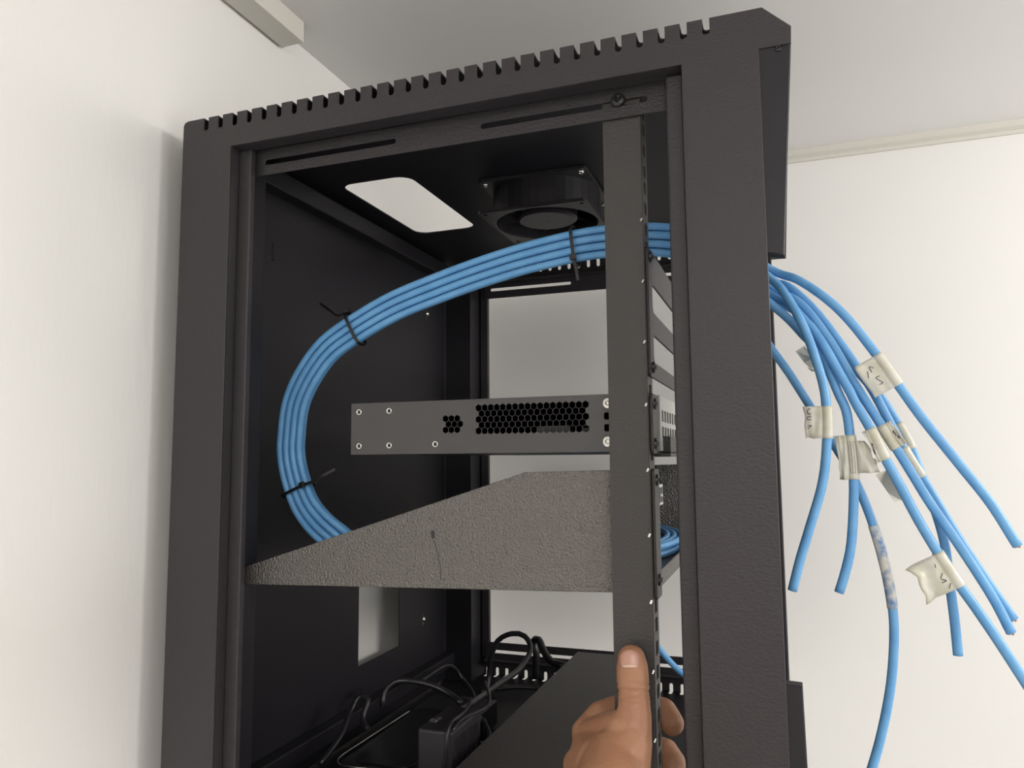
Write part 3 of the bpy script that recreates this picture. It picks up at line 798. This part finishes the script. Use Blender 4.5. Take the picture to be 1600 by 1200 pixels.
# thumb, pressed on the rail's front face
blob([(987, 1030, .0135, .0098), (988, 1046, .0128, .0112), (989, 1068, .0122, .0114), (990, 1085, .0118, .0110), (991, 1104, .0105, .0113), (990, 1130, .0090, .0122), (984, 1160, .0060, .0150), (966, 1200, .0020, .0210)], .85)
# thumb base to wrist and forearm
blob([(984, 1160, .006, .015), (958, 1195, .001, .0215), (950, 1250, -.022, .025), (948, 1300, -.040, .0255), (940, 1420, -.10, .027)])
blob([(940, 1420, -.10, .027), (930, 1560, -.16, .032), (925, 1720, -.21, .037), (920, 1950, -.26, .040)])
# back of the hand and index knuckle
blob([(942, 1195, .002, .0190), (922, 1165, .026, .0130), (918, 1143, .034, .0105)])
blob([(935, 1250, -.006, .023), (915, 1205, .024, .0155), (922, 1165, .030, .0125)])
# index finger: knuckle, round behind the rail, tip on the right
blob([(916, 1146, .036, .0108), (938, 1118, .046, .0100), (975, 1104, .058, .0095), (1012, 1104, .063, .0095), (1038, 1112, .062, .0095), (1050, 1130, .057, .0088)])
# middle finger below it
blob([(905, 1195, .036, .0118), (935, 1172, .052, .0105), (975, 1165, .064, .0098), (1015, 1168, .067, .0098), (1040, 1176, .065, .0098), (1052, 1192, .060, .0092), (1050, 1202, .057, .0086)])
# ring and little finger, lower still
blob([(905, 1245, .036, .0118), (935, 1232, .054, .0102), (975, 1232, .066, .0094), (1015, 1236, .067, .0092), (1042, 1246, .063, .0090), (1048, 1260, .058, .0084)])
blob([(912, 1295, .034, .0108), (938, 1288, .050, .0092), (970, 1290, .060, .0084), (1008, 1296, .060, .0080), (1032, 1306, .056, .0078), (1036, 1316, .052, .0072)])
blob([(918, 1180, .034, .013), (915, 1240, .034, .014), (922, 1290, .020, .014), (940, 1300, -.022, .02)])
blob([(974, 1140, .008, .0125), (950, 1142, .018, .0125), (925, 1150, .028, .0115)])
hm = bpy.data.meshes.new('h'); hm.from_pydata(HV, [], HF)
ho = bpy.data.objects.new('h', hm); C.objects.link(ho)
md = ho.modifiers.new('r', 'REMESH'); md.mode = 'VOXEL'; md.voxel_size = .0011
md = ho.modifiers.new('s', 'SMOOTH'); md.iterations = 9; md.factor = .6
dg = bpy.context.evaluated_depsgraph_get(); dg.update()
me = bpy.data.meshes.new_from_object(ho.evaluated_get(dg))
bpy.data.objects.remove(ho)
V = [v.co.copy() for v in me.vertices]; N_ = [v.normal.copy() for v in me.vertices]; F = [tuple(p.vertices) for p in me.polygons]
# creases across the thumb joint and small wrinkles, pressed into the surface
cre = [(1068, .0007, 1.9), (1079, .0010, 2.2), (1084, .0006, 1.6), (1092, .0004, 1.8), (1100, .0003, 1.8)]
for i, p in enumerate(V):
    s = proj(p)
    if p.y < .02 and 955 < s.x < 1022:
        for cy, dpt, wd in cre:
            yy = cy+.0035*(s.x-988)**2*.3+2.0*noise.noise(Vector((s.x*.05, cy, 0)))
            V[i] = V[i]-N_[i]*dpt*math.exp(-((s.y-yy)/wd)**2)
    q = noise.noise(Vector((p.x*60, p.y*60, p.z*220)))
    V[i] = V[i]+N_[i]*.00022*q
for p in V:                                 # skin flattened where it presses on the rail
    if -.1164 < p.x < -.0862:
        if .0229 < p.y < .036: p.y = .0229
        elif .036 <= p.y < .0470: p.y = .0470
hand = mk('hand', V, F, M['skin'], per, smooth=True, recalc=False)
# nail, laid on the thumb's own surface
tree = BVHTree.FromPolygons(V, F)
def patch(name, cx, cy, hw_, hh, m, lift, parent, sq=2.6):
    NV, NF = [], []; nu, nv = 12, 12
    for j in range(nv+1):
        for i in range(nu+1):
            u_ = -1+2*i/nu; v_ = -1+2*j/nv
            k = (1-.5*abs(v_)**sq*(1 if v_ < 0 else .35)); x = cx+hw_*u_*k; y = cy+hh*v_*(1-.12*u_*u_)
            d = RT*((x-800)/FPX)+DN*((y-600)/FPX)+fw; d.normalize()
            h = tree.ray_cast(CAM, d)
            p = h[0] if h[0] is not None else CAM+d*.52
            NV.append(p-d*lift*(1-.5*abs(u_)**3)+d*.0002*abs(u_)**4)
    for j in range(nv):
        for i in range(nu):
            a = j*(nu+1)+i; NF.append((a, a+1, a+nu+2, a+nu+1))
    n = len(NV); NV += [v+Vector((0, .0010, 0)) for v in NV]; NF += [tuple(n+k for k in reversed(f)) for f in NF]
    rim = [i for i in range(nu+1)]+[j*(nu+1)+nu for j in range(1, nv+1)]+[nv*(nu+1)+i for i in range(nu-1, -1, -1)]+[j*(nu+1) for j in range(nv-1, 0, -1)]
    for a, b in zip(rim, rim[1:]+rim[:1]): NF.append((a, b, n+b, n+a))
    return mk(name, NV, NF, m, parent, smooth=True)
nl = patch('thumbnail', 983.5, 1029, 15.5, 14, M['nail'], .0005, per)
patch('lunula', 983.5, 1041, 12.5, 1.9, M['lunula'], .0007, nl)
